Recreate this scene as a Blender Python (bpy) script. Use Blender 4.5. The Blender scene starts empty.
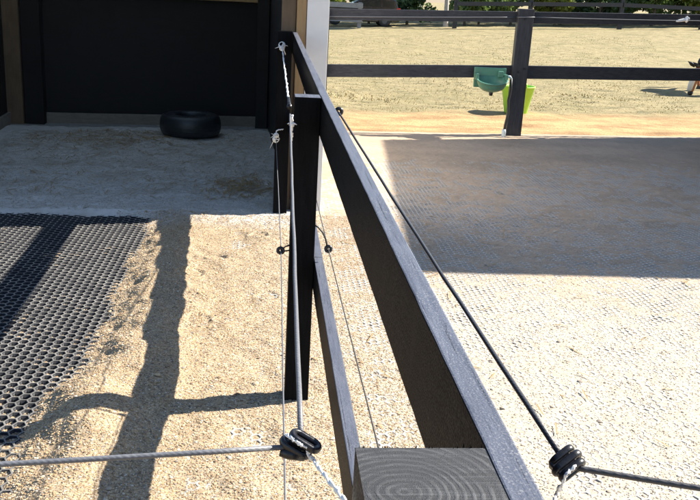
import bpy, bmesh, math, random
import numpy as np
from mathutils import Vector, Matrix
random.seed(7); rng = np.random.default_rng(7)
scene = bpy.context.scene
COL = scene.collection
R = math.radians

# ------------------------------------------------------------------ helpers
class MB:
    """collects shapes, builds ONE mesh object"""
    def __init__(s): s.v = []; s.f = []; s.m = []
    def add(s, vs, fs, mi=0):
        o = len(s.v); s.v += [tuple(v) for v in vs]
        s.f += [tuple(i + o for i in f) for f in fs]; s.m += [mi] * len(fs)
    def box(s, a, b, mi=0, top=None):
        x0, y0, z0 = a; x1, y1, z1 = b
        s.add([(x0,y0,z0),(x1,y0,z0),(x1,y1,z0),(x0,y1,z0),(x0,y0,z1),(x1,y0,z1),(x1,y1,z1),(x0,y1,z1)],
              [(3,2,1,0),(0,1,5,4),(1,2,6,5),(2,3,7,6),(3,0,4,7)], mi)
        o = len(s.v) - 8
        s.f.append((o+4,o+5,o+6,o+7)); s.m.append(mi if top is None else top)
    def beam(s, p, q, w, h, up=(0,0,1), mi=0, top=None):
        """board from p to q (centre line of its TOP face), w across, h down"""
        p = Vector(p); q = Vector(q); d = (q - p).normalized()
        a = d.cross(Vector(up)).normalized() * (w / 2); u = a.cross(d).normalized() * h
        if u.z < 0 and up == (0,0,1): u = -u
        n_ = max(2, int((q - p).length/.05)) if top is not None else 1
        vs = []; jit = lambda: Vector((random.gauss(0,1), 0, random.gauss(0,1)))*(.00022 if top is not None else 0)
        for i in range(n_ + 1):
            c = p.lerp(q, i/n_); vs += [c - a - u + jit(), c + a - u + jit(), c + a + jit(), c - a + jit()]
        s.add(vs, [(0,1,2,3), tuple(4*n_ + k for k in (3,2,1,0))], mi)
        for i in range(n_):
            o = 4*i; off = len(s.v) - 4*(n_+1)
            for k, (x_, y_) in enumerate(((0,1),(1,2),(2,3),(3,0))):
                s.f.append((off+o+x_, off+o+4+x_, off+o+4+y_, off+o+y_)); s.m.append(top if (k == 2 and top is not None) else mi)
    def wall(s, p, q, th, z0, z1, mi=0):
        p = Vector((p[0], p[1], 0)); q = Vector((q[0], q[1], 0))
        n = (q - p).normalized().cross(Vector((0,0,1))) * th
        c = [p, q, q + n, p + n]
        vs = [(a.x, a.y, z0) for a in c] + [(a.x, a.y, z1) for a in c]
        s.add(vs, [(0,1,2,3),(7,6,5,4),(0,4,5,1),(1,5,6,2),(2,6,7,3),(3,7,4,0)], mi)
    def tube(s, pts, r, n=8, mi=0, cap=True):
        pts = [Vector(p) for p in pts]; rs = r if isinstance(r, (list, tuple)) else [r] * len(pts)
        vs = []; prev = None
        for i, p in enumerate(pts):
            d = (pts[min(i+1, len(pts)-1)] - pts[max(i-1, 0)])
            d = d.normalized() if d.length > 1e-9 else Vector((0,0,1))
            if prev is None:
                a = d.orthogonal().normalized()
            else:
                a = (prev - d * prev.dot(d))
                a = a.normalized() if a.length > 1e-6 else d.orthogonal().normalized()
            prev = a; b = d.cross(a)
            for k in range(n):
                t = 2 * math.pi * k / n
                vs.append(p + (a * math.cos(t) + b * math.sin(t)) * rs[i])
        fs = []
        for i in range(len(pts) - 1):
            for k in range(n):
                fs.append((i*n+k, i*n+(k+1) % n, (i+1)*n+(k+1) % n, (i+1)*n+k))
        if cap:
            fs.append(tuple(range(n))[::-1]); fs.append(tuple(range((len(pts)-1)*n, len(pts)*n)))
        s.add(vs, fs, mi)
    def lathe(s, prof, c, n=32, axes=None, sx=1, sy=1, mi=0, close=False):
        X, Y, Z = axes or (Vector((1,0,0)), Vector((0,1,0)), Vector((0,0,1))); c = Vector(c)
        vs = []
        for (r, z) in prof:
            for k in range(n):
                t = 2*math.pi*k/n
                vs.append(c + X*(r*math.cos(t)*sx) + Y*(r*math.sin(t)*sy) + Z*z)
        fs = []; m = len(prof)
        for i in range(m if close else m - 1):
            j = (i + 1) % m
            for k in range(n):
                fs.append((i*n+k, i*n+(k+1) % n, j*n+(k+1) % n, j*n+k))
        s.add(vs, fs, mi)
    def torus(s, c, Rr, r, axes, n=28, k=10, stretch=0, mi=0):
        X, Y, Z = [Vector(a) for a in axes]; c = Vector(c); vs = []
        for i in range(n):
            t = 2*math.pi*i/n
            d = X*math.cos(t) + Y*math.sin(t)
            off = X * (stretch if math.cos(t) > 0 else -stretch)
            for j in range(k):
                q = 2*math.pi*j/k
                vs.append(c + off + d*(Rr + r*math.cos(q)) + Z*(r*math.sin(q)))
        fs = [(i*k+j, ((i+1) % n)*k+j, ((i+1) % n)*k+(j+1) % k, i*k+(j+1) % k) for i in range(n) for j in range(k)]
        s.add(vs, fs, mi)

ORG = {}
def build(name, mb, mat, parent=None, smooth=False, bevel=0, seg=2, fix=True):
    """link mb as one mesh object; root meshes get their origin at the base of the thing"""
    vs = np.array(mb.v, float)
    if parent is None:
        lo = vs.min(0); hi = vs.max(0); org = Vector(((lo[0]+hi[0])/2, (lo[1]+hi[1])/2, lo[2]))
    else: org = ORG[parent.name]
    vs = vs - np.array(org)
    me = bpy.data.meshes.new(name); me.from_pydata([tuple(v) for v in vs], [], mb.f)
    mats = mat if isinstance(mat, (list, tuple)) else [mat]
    for m in mats: me.materials.append(m)
    for p, i in zip(me.polygons, mb.m): p.material_index = i
    if fix:
        bm = bmesh.new(); bm.from_mesh(me); bmesh.ops.recalc_face_normals(bm, faces=bm.faces); bm.to_mesh(me); bm.free()
    if smooth: me.polygons.foreach_set('use_smooth', [True]*len(me.polygons))
    o = bpy.data.objects.new(name, me); COL.objects.link(o)
    if parent is None: o.location = org
    else: o.parent = parent
    ORG[o.name] = org
    if bevel:
        b = o.modifiers.new('bevel', 'BEVEL'); b.width = bevel; b.segments = seg; b.limit_method = 'ANGLE'; b.angle_limit = R(40)
    return o
def thing(name, label, cat, loc, group=None):
    o = bpy.data.objects.new(name, None); COL.objects.link(o); o.location = loc; o.empty_display_size = .1
    ORG[o.name] = Vector(loc); o['label'] = label; o['category'] = cat
    if group: o['group'] = group
    return o
def tag(o, label, cat, group=None, kind=None):
    o['label'] = label; o['category'] = cat
    if group: o['group'] = group
    if kind: o['kind'] = kind
    return o
def struct(o, kind='structure'): o['kind'] = kind; return o

def grid_obj(name, X, Y, Z, mat):
    """numpy grid (ny,nx) -> mesh"""
    ny, nx = X.shape
    co = np.stack([X, Y, Z], -1).reshape(-1, 3)
    i = np.arange(ny*nx).reshape(ny, nx)
    q = np.stack([i[:-1,:-1], i[:-1,1:], i[1:,1:], i[1:,:-1]], -1).reshape(-1, 4)
    return raw_obj(name, co, q, mat, smooth=True)
def raw_obj(name, co, q, mat, smooth=False):
    me = bpy.data.meshes.new(name); n = q.shape[1]
    me.vertices.add(len(co)); me.vertices.foreach_set('co', co.astype(np.float32).ravel())
    me.loops.add(q.size); me.loops.foreach_set('vertex_index', q.astype(np.int32).ravel())
    me.polygons.add(len(q)); me.polygons.foreach_set('loop_start', np.arange(0, q.size, n, dtype=np.int32))
    me.polygons.foreach_set('loop_total', np.full(len(q), n, dtype=np.int32))
    if smooth: me.polygons.foreach_set('use_smooth', np.ones(len(q), bool))
    me.update(calc_edges=True); me.validate()
    me.materials.append(mat)
    o = bpy.data.objects.new(name, me); COL.objects.link(o); return o

# value noise
_T = rng.random((256, 256))
def vn(x, y):
    xi = np.floor(x).astype(int); yi = np.floor(y).astype(int); fx = x - xi; fy = y - yi
    fx = fx*fx*(3-2*fx); fy = fy*fy*(3-2*fy)
    g = lambda a, b: _T[a % 256, b % 256]
    return (g(xi,yi)*(1-fx)+g(xi+1,yi)*fx)*(1-fy) + (g(xi,yi+1)*(1-fx)+g(xi+1,yi+1)*fx)*fy
def fbm(x, y, o=3):
    t = 0; a = 1; s = 0
    for k in range(o):
        t = t + a*(vn(x*2**k + 17.3*k, y*2**k + 9.1*k) - .5); s += a; a *= .5
    return t / s * 2
def sstep(a, b, x):
    t = np.clip((x - a) / (b - a), 0, 1); return t*t*(3-2*t)

# ------------------------------------------------------------------ materials
class NT:
    def __init__(s, name):
        s.m = bpy.data.materials.new(name); s.m.use_nodes = True; s.t = s.m.node_tree
        s.b = s.t.nodes['Principled BSDF']; s.x = None
    def n(s, kind, **kw):
        nd = s.t.nodes.new(kind)
        for k, v in kw.items():
            if k in nd.inputs: nd.inputs[k].default_value = v
            else: setattr(nd, k, v)
        return nd
    def l(s, a, b): s.t.links.new(a, b)
    def coord(s, scale=(1,1,1), rot=(0,0,0)):
        if s.x is None: s.x = s.n('ShaderNodeTexCoord')
        mp = s.n('ShaderNodeMapping'); mp.inputs['Scale'].default_value = scale; mp.inputs['Rotation'].default_value = rot
        s.l(s.x.outputs['Object'], mp.inputs['Vector']); return mp.outputs['Vector']
    def noise(s, vec, scale, detail=4, rough=.55, dist=0):
        nd = s.n('ShaderNodeTexNoise'); nd.inputs['Scale'].default_value = scale; nd.inputs['Detail'].default_value = detail
        nd.inputs['Roughness'].default_value = rough; nd.inputs['Distortion'].default_value = dist
        s.l(vec, nd.inputs['Vector']); return nd.outputs['Fac']
    def voro(s, vec, scale, feature='F1', rnd=1):
        nd = s.n('ShaderNodeTexVoronoi', feature=feature); nd.inputs['Scale'].default_value = scale
        nd.inputs['Randomness'].default_value = rnd; s.l(vec, nd.inputs['Vector']); return nd
    def ramp(s, fac, stops, interp='LINEAR'):
        nd = s.n('ShaderNodeValToRGB'); cr = nd.color_ramp; cr.interpolation = interp
        while len(cr.elements) < len(stops): cr.elements.new(.5)
        for e, (p, c) in zip(cr.elements, stops):
            e.position = p; e.color = (c, c, c, 1) if isinstance(c, (int, float)) else (*c, 1)
        s.l(fac, nd.inputs['Fac']); return nd.outputs['Color']
    def mix(s, fac, a, b, mode='MIX'):
        nd = s.n('ShaderNodeMix', data_type='RGBA', blend_type=mode)
        for i, v in ((0, fac), (6, a), (7, b)):
            if isinstance(v, bpy.types.NodeSocket): s.l(v, nd.inputs[i])
            elif isinstance(v, (int, float)): nd.inputs[i].default_value = v if i == 0 else (v, v, v, 1)
            else: nd.inputs[i].default_value = (*v, 1)
        return nd.outputs[2]
    def n_x(s):
        q = s.n('ShaderNodeSeparateXYZ'); s.l(s.coord(), q.inputs[0]); return q.outputs[0]
    def math(s, op, a, b=0):
        nd = s.n('ShaderNodeMath', operation=op)
        for i, v in ((0, a), (1, b)):
            if isinstance(v, bpy.types.NodeSocket): s.l(v, nd.inputs[i])
            else: nd.inputs[i].default_value = v
        return nd.outputs[0]
    def bump(s, h, strength=.5, dist=.01, prev=None):
        nd = s.n('ShaderNodeBump'); nd.inputs['Strength'].default_value = strength; nd.inputs['Distance'].default_value = dist
        s.l(h, nd.inputs['Height'])
        if prev is not None: s.l(prev, nd.inputs['Normal'])
        return nd.outputs['Normal']
    def out(s, col=None, rough=None, normal=None, **kw):
        if col is not None:
            if isinstance(col, bpy.types.NodeSocket): s.l(col, s.b.inputs['Base Color'])
            else: s.b.inputs['Base Color'].default_value = (*col, 1)
        if rough is not None:
            if isinstance(rough, bpy.types.NodeSocket): s.l(rough, s.b.inputs['Roughness'])
            else: s.b.inputs['Roughness'].default_value = rough
        if normal is not None: s.l(normal, s.b.inputs['Normal'])
        for k, v in kw.items(): s.b.inputs[k].default_value = v
        return s.m

def m_simple(name, col, rough=.6, var=.25, scale=20, bump=.15, bd=.003, **kw):
    t = NT(name); v = t.coord(); n = t.noise(v, scale, 5)
    c = t.mix(n, tuple(x*(1-var) for x in col), tuple(min(1, x*(1+var)) for x in col))
    r = t.ramp(t.noise(v, scale*2.3, 3), [(.3, max(.05, rough-.1)), (.7, min(1, rough+.1))])
    return t.out(c, r, t.bump(t.noise(v, scale*4, 3), bump, bd), **kw)

def m_rope(name, col, rough):
    t = NT(name); v = t.coord(); n = t.noise(v, 160, 4)
    wv = t.n('ShaderNodeTexWave', wave_type='BANDS', bands_direction='DIAGONAL'); wv.inputs['Scale'].default_value = 75; wv.inputs['Distortion'].default_value = 1.5; t.l(v, wv.inputs['Vector'])
    c = t.mix(n, tuple(x*.6 for x in col), tuple(x*1.4 for x in col)); c = t.mix(t.ramp(wv.outputs['Fac'], [(.1, .25), (.4, 0.)]), c, tuple(x*.6 for x in col))
    return t.out(c, rough, t.bump(wv.outputs['Fac'], .18, .0008, t.bump(n, .3, .001)))

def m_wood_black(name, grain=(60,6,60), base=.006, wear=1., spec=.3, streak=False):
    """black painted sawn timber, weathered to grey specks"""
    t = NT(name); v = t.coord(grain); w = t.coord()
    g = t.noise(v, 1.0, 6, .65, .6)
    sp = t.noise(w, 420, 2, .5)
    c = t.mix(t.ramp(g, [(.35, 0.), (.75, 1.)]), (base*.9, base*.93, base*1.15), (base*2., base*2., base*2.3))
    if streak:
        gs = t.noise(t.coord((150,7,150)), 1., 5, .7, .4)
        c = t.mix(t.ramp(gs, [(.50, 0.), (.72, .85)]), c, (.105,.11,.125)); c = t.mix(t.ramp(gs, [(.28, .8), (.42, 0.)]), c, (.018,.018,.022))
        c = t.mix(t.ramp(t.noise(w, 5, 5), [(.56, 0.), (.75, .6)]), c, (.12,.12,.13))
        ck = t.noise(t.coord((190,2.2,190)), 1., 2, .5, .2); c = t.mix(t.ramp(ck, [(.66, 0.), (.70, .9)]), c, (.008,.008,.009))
    if streak: c = t.mix(1., c, (.90, .97, 1.09), 'MULTIPLY')  # cool tint puts the sky's sheen into the rail tops' colour
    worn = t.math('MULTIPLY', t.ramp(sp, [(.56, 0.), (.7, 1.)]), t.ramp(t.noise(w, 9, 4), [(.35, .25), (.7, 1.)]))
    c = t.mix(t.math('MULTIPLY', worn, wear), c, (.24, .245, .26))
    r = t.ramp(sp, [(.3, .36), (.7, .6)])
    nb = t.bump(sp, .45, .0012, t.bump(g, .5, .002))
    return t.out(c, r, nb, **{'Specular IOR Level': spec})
def m_endgrain(name, c0):
    t = NT(name); w = t.coord()
    mp = t.n('ShaderNodeMapping'); mp.inputs['Location'].default_value = (-c0[0], -c0[1], 0); t.l(w, mp.inputs['Vector'])
    dn = t.n('ShaderNodeTexNoise'); dn.inputs['Scale'].default_value = 14; dn.inputs['Detail'].default_value = 2; t.l(mp.outputs[0], dn.inputs['Vector'])
    sc = t.n('ShaderNodeVectorMath', operation='SCALE'); sc.inputs['Scale'].default_value = .014; t.l(dn.outputs['Color'], sc.inputs[0])
    ad = t.n('ShaderNodeVectorMath', operation='ADD'); t.l(mp.outputs[0], ad.inputs[0]); t.l(sc.outputs[0], ad.inputs[1])
    sep = t.n('ShaderNodeSeparateXYZ'); t.l(ad.outputs[0], sep.inputs[0])
    xx = t.math('MULTIPLY', sep.outputs[0], sep.outputs[0]); yy = t.math('MULTIPLY', sep.outputs[1], sep.outputs[1])
    rr = t.math('SQRT', t.math('ADD', xx, yy))
    ph = t.math('SINE', t.math('ADD', t.math('MULTIPLY', rr, 760), t.math('MULTIPLY', t.noise(w, 15, 4, .6), 9.)))
    ring = t.ramp(t.math('ADD', t.math('MULTIPLY', ph, .5), .5), [(.35, 0.), (.95, 1.)])
    ring = t.math('MULTIPLY', ring, t.ramp(t.noise(w, 34, 4), [(.38, .1), (.65, 1.)]))
    fib = t.noise(w, 900, 3, .6)
    saw = t.noise(t.coord((14, 420, 1), (0, 0, .35)), 1., 3, .6)
    c = t.mix(ring, (.014, .0145, .016), (.068, .068, .072))
    c = t.mix(t.ramp(fib, [(.45, 0.), (.75, .65)]), c, (.09, .094, .10))
    c = t.mix(t.ramp(saw, [(.52, 0.), (.72, .5)]), c, (.10,.104,.11)); c = t.mix(t.ramp(saw, [(.28, .6), (.42, 0.)]), c, (.008,.008,.01))
    blot = t.ramp(t.noise(w, 26, 4), [(.4, 0.), (.65, .7)])
    c = t.mix(blot, c, (.022, .023, .026))
    # radial check cracks
    an = t.n('ShaderNodeMath', operation='ARCTAN2'); t.l(sep.outputs[1], an.inputs[0]); t.l(sep.outputs[0], an.inputs[1])
    cr = t.math('ABSOLUTE', t.math('SINE', t.math('MULTIPLY', an.outputs[0], 3.5)))
    crk = t.ramp(t.math('ADD', cr, t.math('MULTIPLY', t.math('SUBTRACT', t.noise(w, 40, 3), .5), .22)), [(.0, 1.), (.03, 0.)])
    c = t.mix(t.math('MULTIPLY', crk, .8), c, (.01, .01, .01))
    h = t.math('ADD', t.math('MULTIPLY', ring, .7), fib)
    return t.out(c, .7, t.bump(h, .6, .0015))
def m_raw_wood(name, col, grain=(40,40,3)):
    t = NT(name); v = t.coord(grain); w = t.coord()
    g = t.noise(v, 1.2, 6, .6, .8)
    c = t.mix(g, tuple(x*.6 for x in col), tuple(x*1.35 for x in col))
    c = t.mix(t.ramp(t.noise(w, 6, 4), [(.5, 0.), (.8, .5)]), c, tuple(x*.45 for x in col))
    return t.out(c, .75, t.bump(g, .4, .003))

def m_gravel(name):
    t = NT(name); v = t.coord((1,1,1))
    wn = t.n('ShaderNodeTexNoise'); wn.inputs['Scale'].default_value = 60; wn.inputs['Detail'].default_value = 2; t.l(v, wn.inputs['Vector'])
    s1 = t.n('ShaderNodeVectorMath', operation='SCALE'); s1.inputs['Scale'].default_value = .010; t.l(wn.outputs['Color'], s1.inputs[0])
    a1 = t.n('ShaderNodeVectorMath', operation='ADD'); t.l(v, a1.inputs[0]); t.l(s1.outputs[0], a1.inputs[1]); wv = a1.outputs[0]
    va = t.voro(wv, 105); vb = t.voro(wv, 210)
    sepa = t.n('ShaderNodeSeparateColor'); t.l(va.outputs['Color'], sepa.inputs[0])
    sepb = t.n('ShaderNodeSeparateColor'); t.l(vb.outputs['Color'], sepb.inputs[0])
    stops = [(0., (.17,.115,.07)), (.16, (.36,.26,.15)), (.36, (.44,.34,.21)), (.55, (.50,.41,.28)), (.72, (.40,.33,.25)), (.86, (.60,.53,.42)), (.95, (.30,.28,.27)), (1., (.66,.61,.54))]
    ca = t.ramp(sepa.outputs[0], stops, 'CONSTANT'); cb = t.ramp(sepb.outputs[0], stops, 'CONSTANT')
    sel = t.ramp(sepb.outputs[1], [(.45, 0.), (.5, 1.)])
    c = t.mix(sel, ca, cb)
    # darker towards the gaps between stones
    gap = t.ramp(va.outputs['Distance'], [(.55, 0.), (.95, .55)])
    c = t.mix(gap, c, (.16, .12, .08))
    big = t.noise(v, 1.3, 4)
    c = t.mix(t.ramp(big, [(.35, 0.), (.7, .45)]), c, (.42, .35, .26))
    warm = t.mix(1., c, (.90, .835, .745), 'MULTIPLY')
    c = t.mix(t.ramp(t.math('ADD', t.n_x(), .5), [(.2, 1.), (.75, 0.)]), c, warm)
    # region: shed floor is greyer, fine and mixed with dirt; sandy verge is orange; far yard is browner
    sx = t.n('ShaderNodeSeparateXYZ'); t.l(t.coord(), sx.inputs[0]); X = sx.outputs[0]; Y = sx.outputs[1]
    edge = t.math('ADD', Y, t.math('MULTIPLY', t.noise(v, 3, 3), .25))
    inshed = t.math('MULTIPLY', t.ramp(t.math('SUBTRACT', edge, 5.98), [(0., 0.), (.35, 1.)]), t.math('LESS_THAN', X, .22))
    shed = t.mix(t.noise(v, 14, 5, .7), (.34,.335,.335), (.62,.61,.60))
    shed = t.mix(t.ramp(t.noise(v, 220, 2), [(.62, 0.), (.7, .8)]), shed, (.5, .48, .45))
    shed = t.mix(t.ramp(t.noise(v, 2.2, 4), [(.5, 0.), (.75, .6)]), shed, (.16, .115, .07))
    c = t.mix(t.math('MULTIPLY', inshed, .9), c, shed)
    # tone of the yard's shaded back painted in, with patches of damp dark soil
    shade_damp = t.math('MULTIPLY', t.ramp(t.math('SUBTRACT', t.math('ADD', Y, t.math('MULTIPLY', t.noise(v, 1.1, 4), 2.5)), 5.5), [(0., 0.), (1., .68)]), t.math('GREATER_THAN', X, .45))
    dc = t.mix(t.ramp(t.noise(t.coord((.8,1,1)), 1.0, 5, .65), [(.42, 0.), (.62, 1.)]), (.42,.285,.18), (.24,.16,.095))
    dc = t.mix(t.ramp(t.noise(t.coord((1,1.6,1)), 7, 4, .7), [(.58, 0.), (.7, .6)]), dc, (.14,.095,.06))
    c = t.mix(shade_damp, c, dc)
    # weathered pale dust on the right hand part
    pale = t.math('MULTIPLY', t.math('MULTIPLY', t.ramp(X, [(.25, 0.), (.7, .42)]), t.ramp(Y, [(0., 1.), (1., 1.)])), t.math('SUBTRACT', 1., shade_damp))
    c = t.mix(pale, c, (.49, .445, .375))
    bg = t.bump(va.outputs['Distance'], -.9, .006)
    bg = t.bump(vb.outputs['Distance'], -.7, .003, bg)
    bg = t.bump(t.noise(v, 12, 4), .5, .02, bg)
    return t.out(c, .88, bg)

def m_paddock(name):
    t = NT(name); v = t.coord(); st = t.coord((1, .45, 1))
    a = t.noise(v, 7, 6, .7); b = t.noise(st, 1.1, 4); f = t.noise(v, 45, 4, .7)
    c = t.mix(t.ramp(a, [(.3, 0.), (.7, 1.)]), (.27,.205,.09), (.50,.41,.22))
    c = t.mix(t.ramp(b, [(.45, 0.), (.75, .6)]), c, (.27, .24, .09))
    c = t.mix(t.ramp(f, [(.5, 0.), (.7, .8)]), c, (.14, .11, .05))
    c = t.mix(t.ramp(t.noise(t.coord((.5,1,1)), 3.1, 5, .75), [(.47, 0.), (.62, .75)]), c, (.15, .135, .055))
    sx = t.n('ShaderNodeSeparateXYZ'); t.l(t.coord(), sx.inputs[0])
    # distance behind the boundary fence, fence runs 0.146 in y per x
    d = t.math('SUBTRACT', sx.outputs[1], t.math('ADD', t.math('MULTIPLY', sx.outputs[0], .19), 10.35))
    d = t.math('ADD', d, t.math('MULTIPLY', t.math('SUBTRACT', t.noise(v, 1.6, 4), .5), 1.3))
    dirt = t.mix(t.ramp(t.noise(t.coord((.45,1,1)), 2.3, 6, .7), [(.34, 0.), (.58, 1.)]), (.30,.165,.065), (.60,.385,.175))
    dirt = t.mix(t.ramp(t.noise(v, 22, 4), [(.6, 0.), (.72, .5)]), dirt, (.22, .135, .065))
    c = t.mix(t.ramp(d, [(0.9/3, 1.), (2.3/3, 0.)]) if False else t.ramp(t.math('DIVIDE', d, 3.), [(.5, 1.), (.75, 0.)]), c, dirt)
    c = t.mix(t.math('MULTIPLY', t.math('LESS_THAN', sx.outputs[0], .25), t.math('LESS_THAN', sx.outputs[1], 10.75)), c, t.mix(f, (.22,.21,.20), (.40,.39,.38)))
    return t.out(c, .95, t.bump(f, .8, .03, t.bump(a, .8, .06)))

def m_rubber(name):
    t = NT(name); v = t.coord(); sx = t.n('ShaderNodeSeparateXYZ'); t.l(v, sx.inputs[0])
    n = t.noise(v, 5, 5, .6); f = t.noise(v, 160, 3)
    dusty = t.math('ADD', t.ramp(t.math('ADD', sx.outputs[0], .55), [(0., .0), (.4, 1.)]), 0)
    blk = t.mix(f, (.006,.0065,.009), (.022,.024,.030))
    dust = t.mix(f, (.36,.335,.295), (.54,.515,.47))
    fac = t.math('MULTIPLY', dusty, t.ramp(n, [(.3, .75), (.6, 1.)]))
    ld = t.ramp(n, [(.35, .26), (.75, .55)])
    fac = t.math('MAXIMUM', fac, ld)
    ge = t.n('ShaderNodeNewGeometry'); sg = t.n('ShaderNodeSeparateXYZ'); t.l(ge.outputs['True Normal'], sg.inputs[0])
    fac = t.math('MULTIPLY', fac, t.math('MAXIMUM', t.math('MULTIPLY', dusty, .85), t.ramp(t.math('ABSOLUTE', sg.outputs[2]), [(.5, .0), (.8, 1.)])))
    c = t.mix(fac, blk, dust)
    return t.out(c, t.ramp(fac, [(0., .6), (.5, .75)]), t.bump(f, .4, .001), **{'Specular IOR Level': .25})

def m_pebble(name):
    t = NT(name); at = t.n('ShaderNodeVertexColor', layer_name='tint'); v = t.coord()
    c = t.mix(t.ramp(t.noise(v, 420, 3), [(.4, 0.), (.7, .35)]), at.outputs[0], (.18,.14,.10))
    return t.out(c, .8)
def m_fill_roof(name):  # translucence added so the roof gives the shelter floor soft fill light
    t = NT(name); v = t.coord(); c = t.mix(t.noise(v, 6, 4), (.36,.38,.38), (.48,.50,.50)); m = t.out(c, .5)
    tr = t.n('ShaderNodeBsdfTranslucent'); tr.inputs['Color'].default_value = (.74,.87,1,1)
    mx = t.n('ShaderNodeMixShader'); mx.inputs[0].default_value = .42
    t.l(t.b.outputs[0], mx.inputs[1]); t.l(tr.outputs[0], mx.inputs[2]); t.l(mx.outputs[0], t.t.nodes['Material Output'].inputs['Surface']); return m
def m_leaf(name, a, b):
    t = NT(name); v = t.coord(); oi = t.n('ShaderNodeObjectInfo')
    n = t.noise(v, 2.2, 3); f = t.noise(v, 18, 2)
    c = t.mix(t.ramp(n, [(.35, 0.), (.65, 1.)]), a, b)
    c = t.mix(t.ramp(f, [(.5, 0.), (.7, .5)]), c, tuple(min(1, x*1.8) for x in b))
    m = t.out(c, .5)
    tr = t.n('ShaderNodeBsdfTranslucent'); t.l(c, tr.inputs['Color'])
    mx = t.n('ShaderNodeMixShader'); mx.inputs[0].default_value = .35
    t.l(t.b.outputs[0], mx.inputs[1]); t.l(tr.outputs[0], mx.inputs[2])
    t.l(mx.outputs[0], t.t.nodes['Material Output'].inputs['Surface']); return m

M = dict(
    post=m_wood_black('black_painted_post', (55,55,5), .0045, .05, .04), rail=m_wood_black('black_painted_rail', (60,5,60), .0045, .05, .03), railtop=m_wood_black('rail_top_painted_sheen', (60,5,60), .062, 1., .8, True),  # rail top: sun and sky sheen painted in lighter, besides the worn specks
    railx=m_wood_black('dark_creosoted_rail', (5,60,60), .030, .3), postx=m_wood_black('dark_creosoted_post', (55,55,5), .028, .3),
    dark=m_raw_wood('dark_shed_boards', (.0065,.005,.0055), (3,3,22)), timber=m_raw_wood('bare_pine_timber', (.36,.23,.11)),
    kick=m_raw_wood('weathered_board', (.20,.17,.14), (3,40,40)), oldt=m_raw_wood('aged_timber', (.15,.10,.06)),
    white=m_simple('white_painted_steel', (.80,.78,.76), .45, .1, 8, .05),
    shedroof=m_fill_roof('translucent_fill_roof'), roof=m_simple('galvanised_roof', (.42,.43,.44), .45, .15, 5, .05), barn=m_raw_wood('barn_boards', (.12,.09,.065)),
    plastic=m_simple('black_plastic', (.012,.012,.015), .34, .3, 90, .1, .001),
    rope=m_rope('dark_rope_sheath', (.045,.046,.052), .45),
    ropel=m_rope('grey_rope_sheath', (.14,.145,.16), .5),
    wire=m_simple('dull_wire', (.16,.16,.18), .45, .3, 120, .2, .001), wired=m_simple('dark_wire', (.07,.065,.06), .5, .3, 120, .2, .001),
    twine=m_simple('white_twine', (.85,.85,.84), .7, .08, 300, .5, .001),
    green=m_simple('green_plastic', (.075,.20,.145), .42, .35, 9, .1), lime=m_simple('lime_plastic', (.34,.66,.06), .5, .15, 12, .05),
    tyre=m_simple('tyre_rubber', (.020,.024,.030), .42, .3, 25, .2, .004),
    hose=m_simple('black_hose', (.02,.02,.02), .5), fitting=m_simple('pale_fitting', (.5,.58,.62), .4),
    car=m_simple('dark_car_paint', (.012,.013,.018), .2, .1, 5, 0, **{'Coat Weight': .6}), glass=m_simple('dark_glass', (.02,.025,.025), .08, .1, 5, 0),
    red=m_simple('red_lens', (.45,.02,.015), .2), steel=m_simple('dull_metal', (.12,.12,.13), .35), grey=m_raw_wood('silvered_rail', (.27,.27,.28), (4,40,40)),
    bark=m_raw_wood('bark', (.13,.10,.075), (14,14,3)), pbark=m_raw_wood('pale_bark', (.42,.39,.36), (14,14,3)),
    straw=m_simple('straw', (.34,.23,.09), .8, .4, 30), bay=m_simple('chestnut_coat', (.36,.12,.035), .5, .3, 8, .1),
    mane=m_simple('black_hair', (.010,.009,.010), .5, .3, 60, .3), sock=m_simple('white_sock', (.7,.66,.62), .7, .1), hoof=m_simple('dark_hoof', (.03,.025,.02), .5),
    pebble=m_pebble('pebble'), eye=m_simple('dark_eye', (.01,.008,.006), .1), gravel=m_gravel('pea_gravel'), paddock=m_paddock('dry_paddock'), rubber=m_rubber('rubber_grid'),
    leafa=m_leaf('leaf_mid', (.06,.11,.035), (.16,.23,.07)), leafb=m_leaf('leaf_dark', (.035,.07,.03), (.09,.15,.055)),
    leafc=m_leaf('leaf_yellow', (.10,.14,.02), (.26,.30,.06)), grass=m_simple('dry_grass_blades', (.42,.34,.16), .8, .5, 3), soil=m_simple('bare_soil', (.25,.19,.12), .95, .3, 3),
)

# ------------------------------------------------------------------ ground
def gz_mat(x, y):     # top of the rubber grid
    return -.030 + .005*fbm(x*2.3+7, y*2.3, 2)*(x < -.6) + .0275 * sstep(-.72, -.30, x) - .004*sstep(-.5,-.2,x)*(1-sstep(.2,.5,x))
_BY = np.array([-3, 1.5, 2.6, 2.93, 3.1, 3.3, 3.46, 3.6, 3.7, 4., 4.5, 5., 5.5, 6.1, 6.35, 12])
_BX = np.array([-.74,-.77,-.79,-.80,-.82,-.83,-.78,-.72,-.70,-.71,-.73,-.76,-.76,-.76,-.80,-.80])
_HP = [(-.30,5.2,.3),(.02,4.55,-.4),(-.33,4.15,.9),(-.05,5.75,.1),(-.42,4.9,-.3),(1.3,3.9,.5),(1.75,3.35,-.2),(2.2,4.3,.3),(1.2,2.7,-.6),(1.9,2.5,.2),(2.6,3.7,.8),(1.5,5.9,.2),(2.3,6.6,.4),(2.9,6.2,-.3),(3.3,7.2,.2),(2.0,7.5,.6),(2.9,8.1,.1),(3.9,7.8,-.5),(1.0,6.7,.2),(2.5,5.5,-.2),(.85,3.3,.3)]
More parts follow.
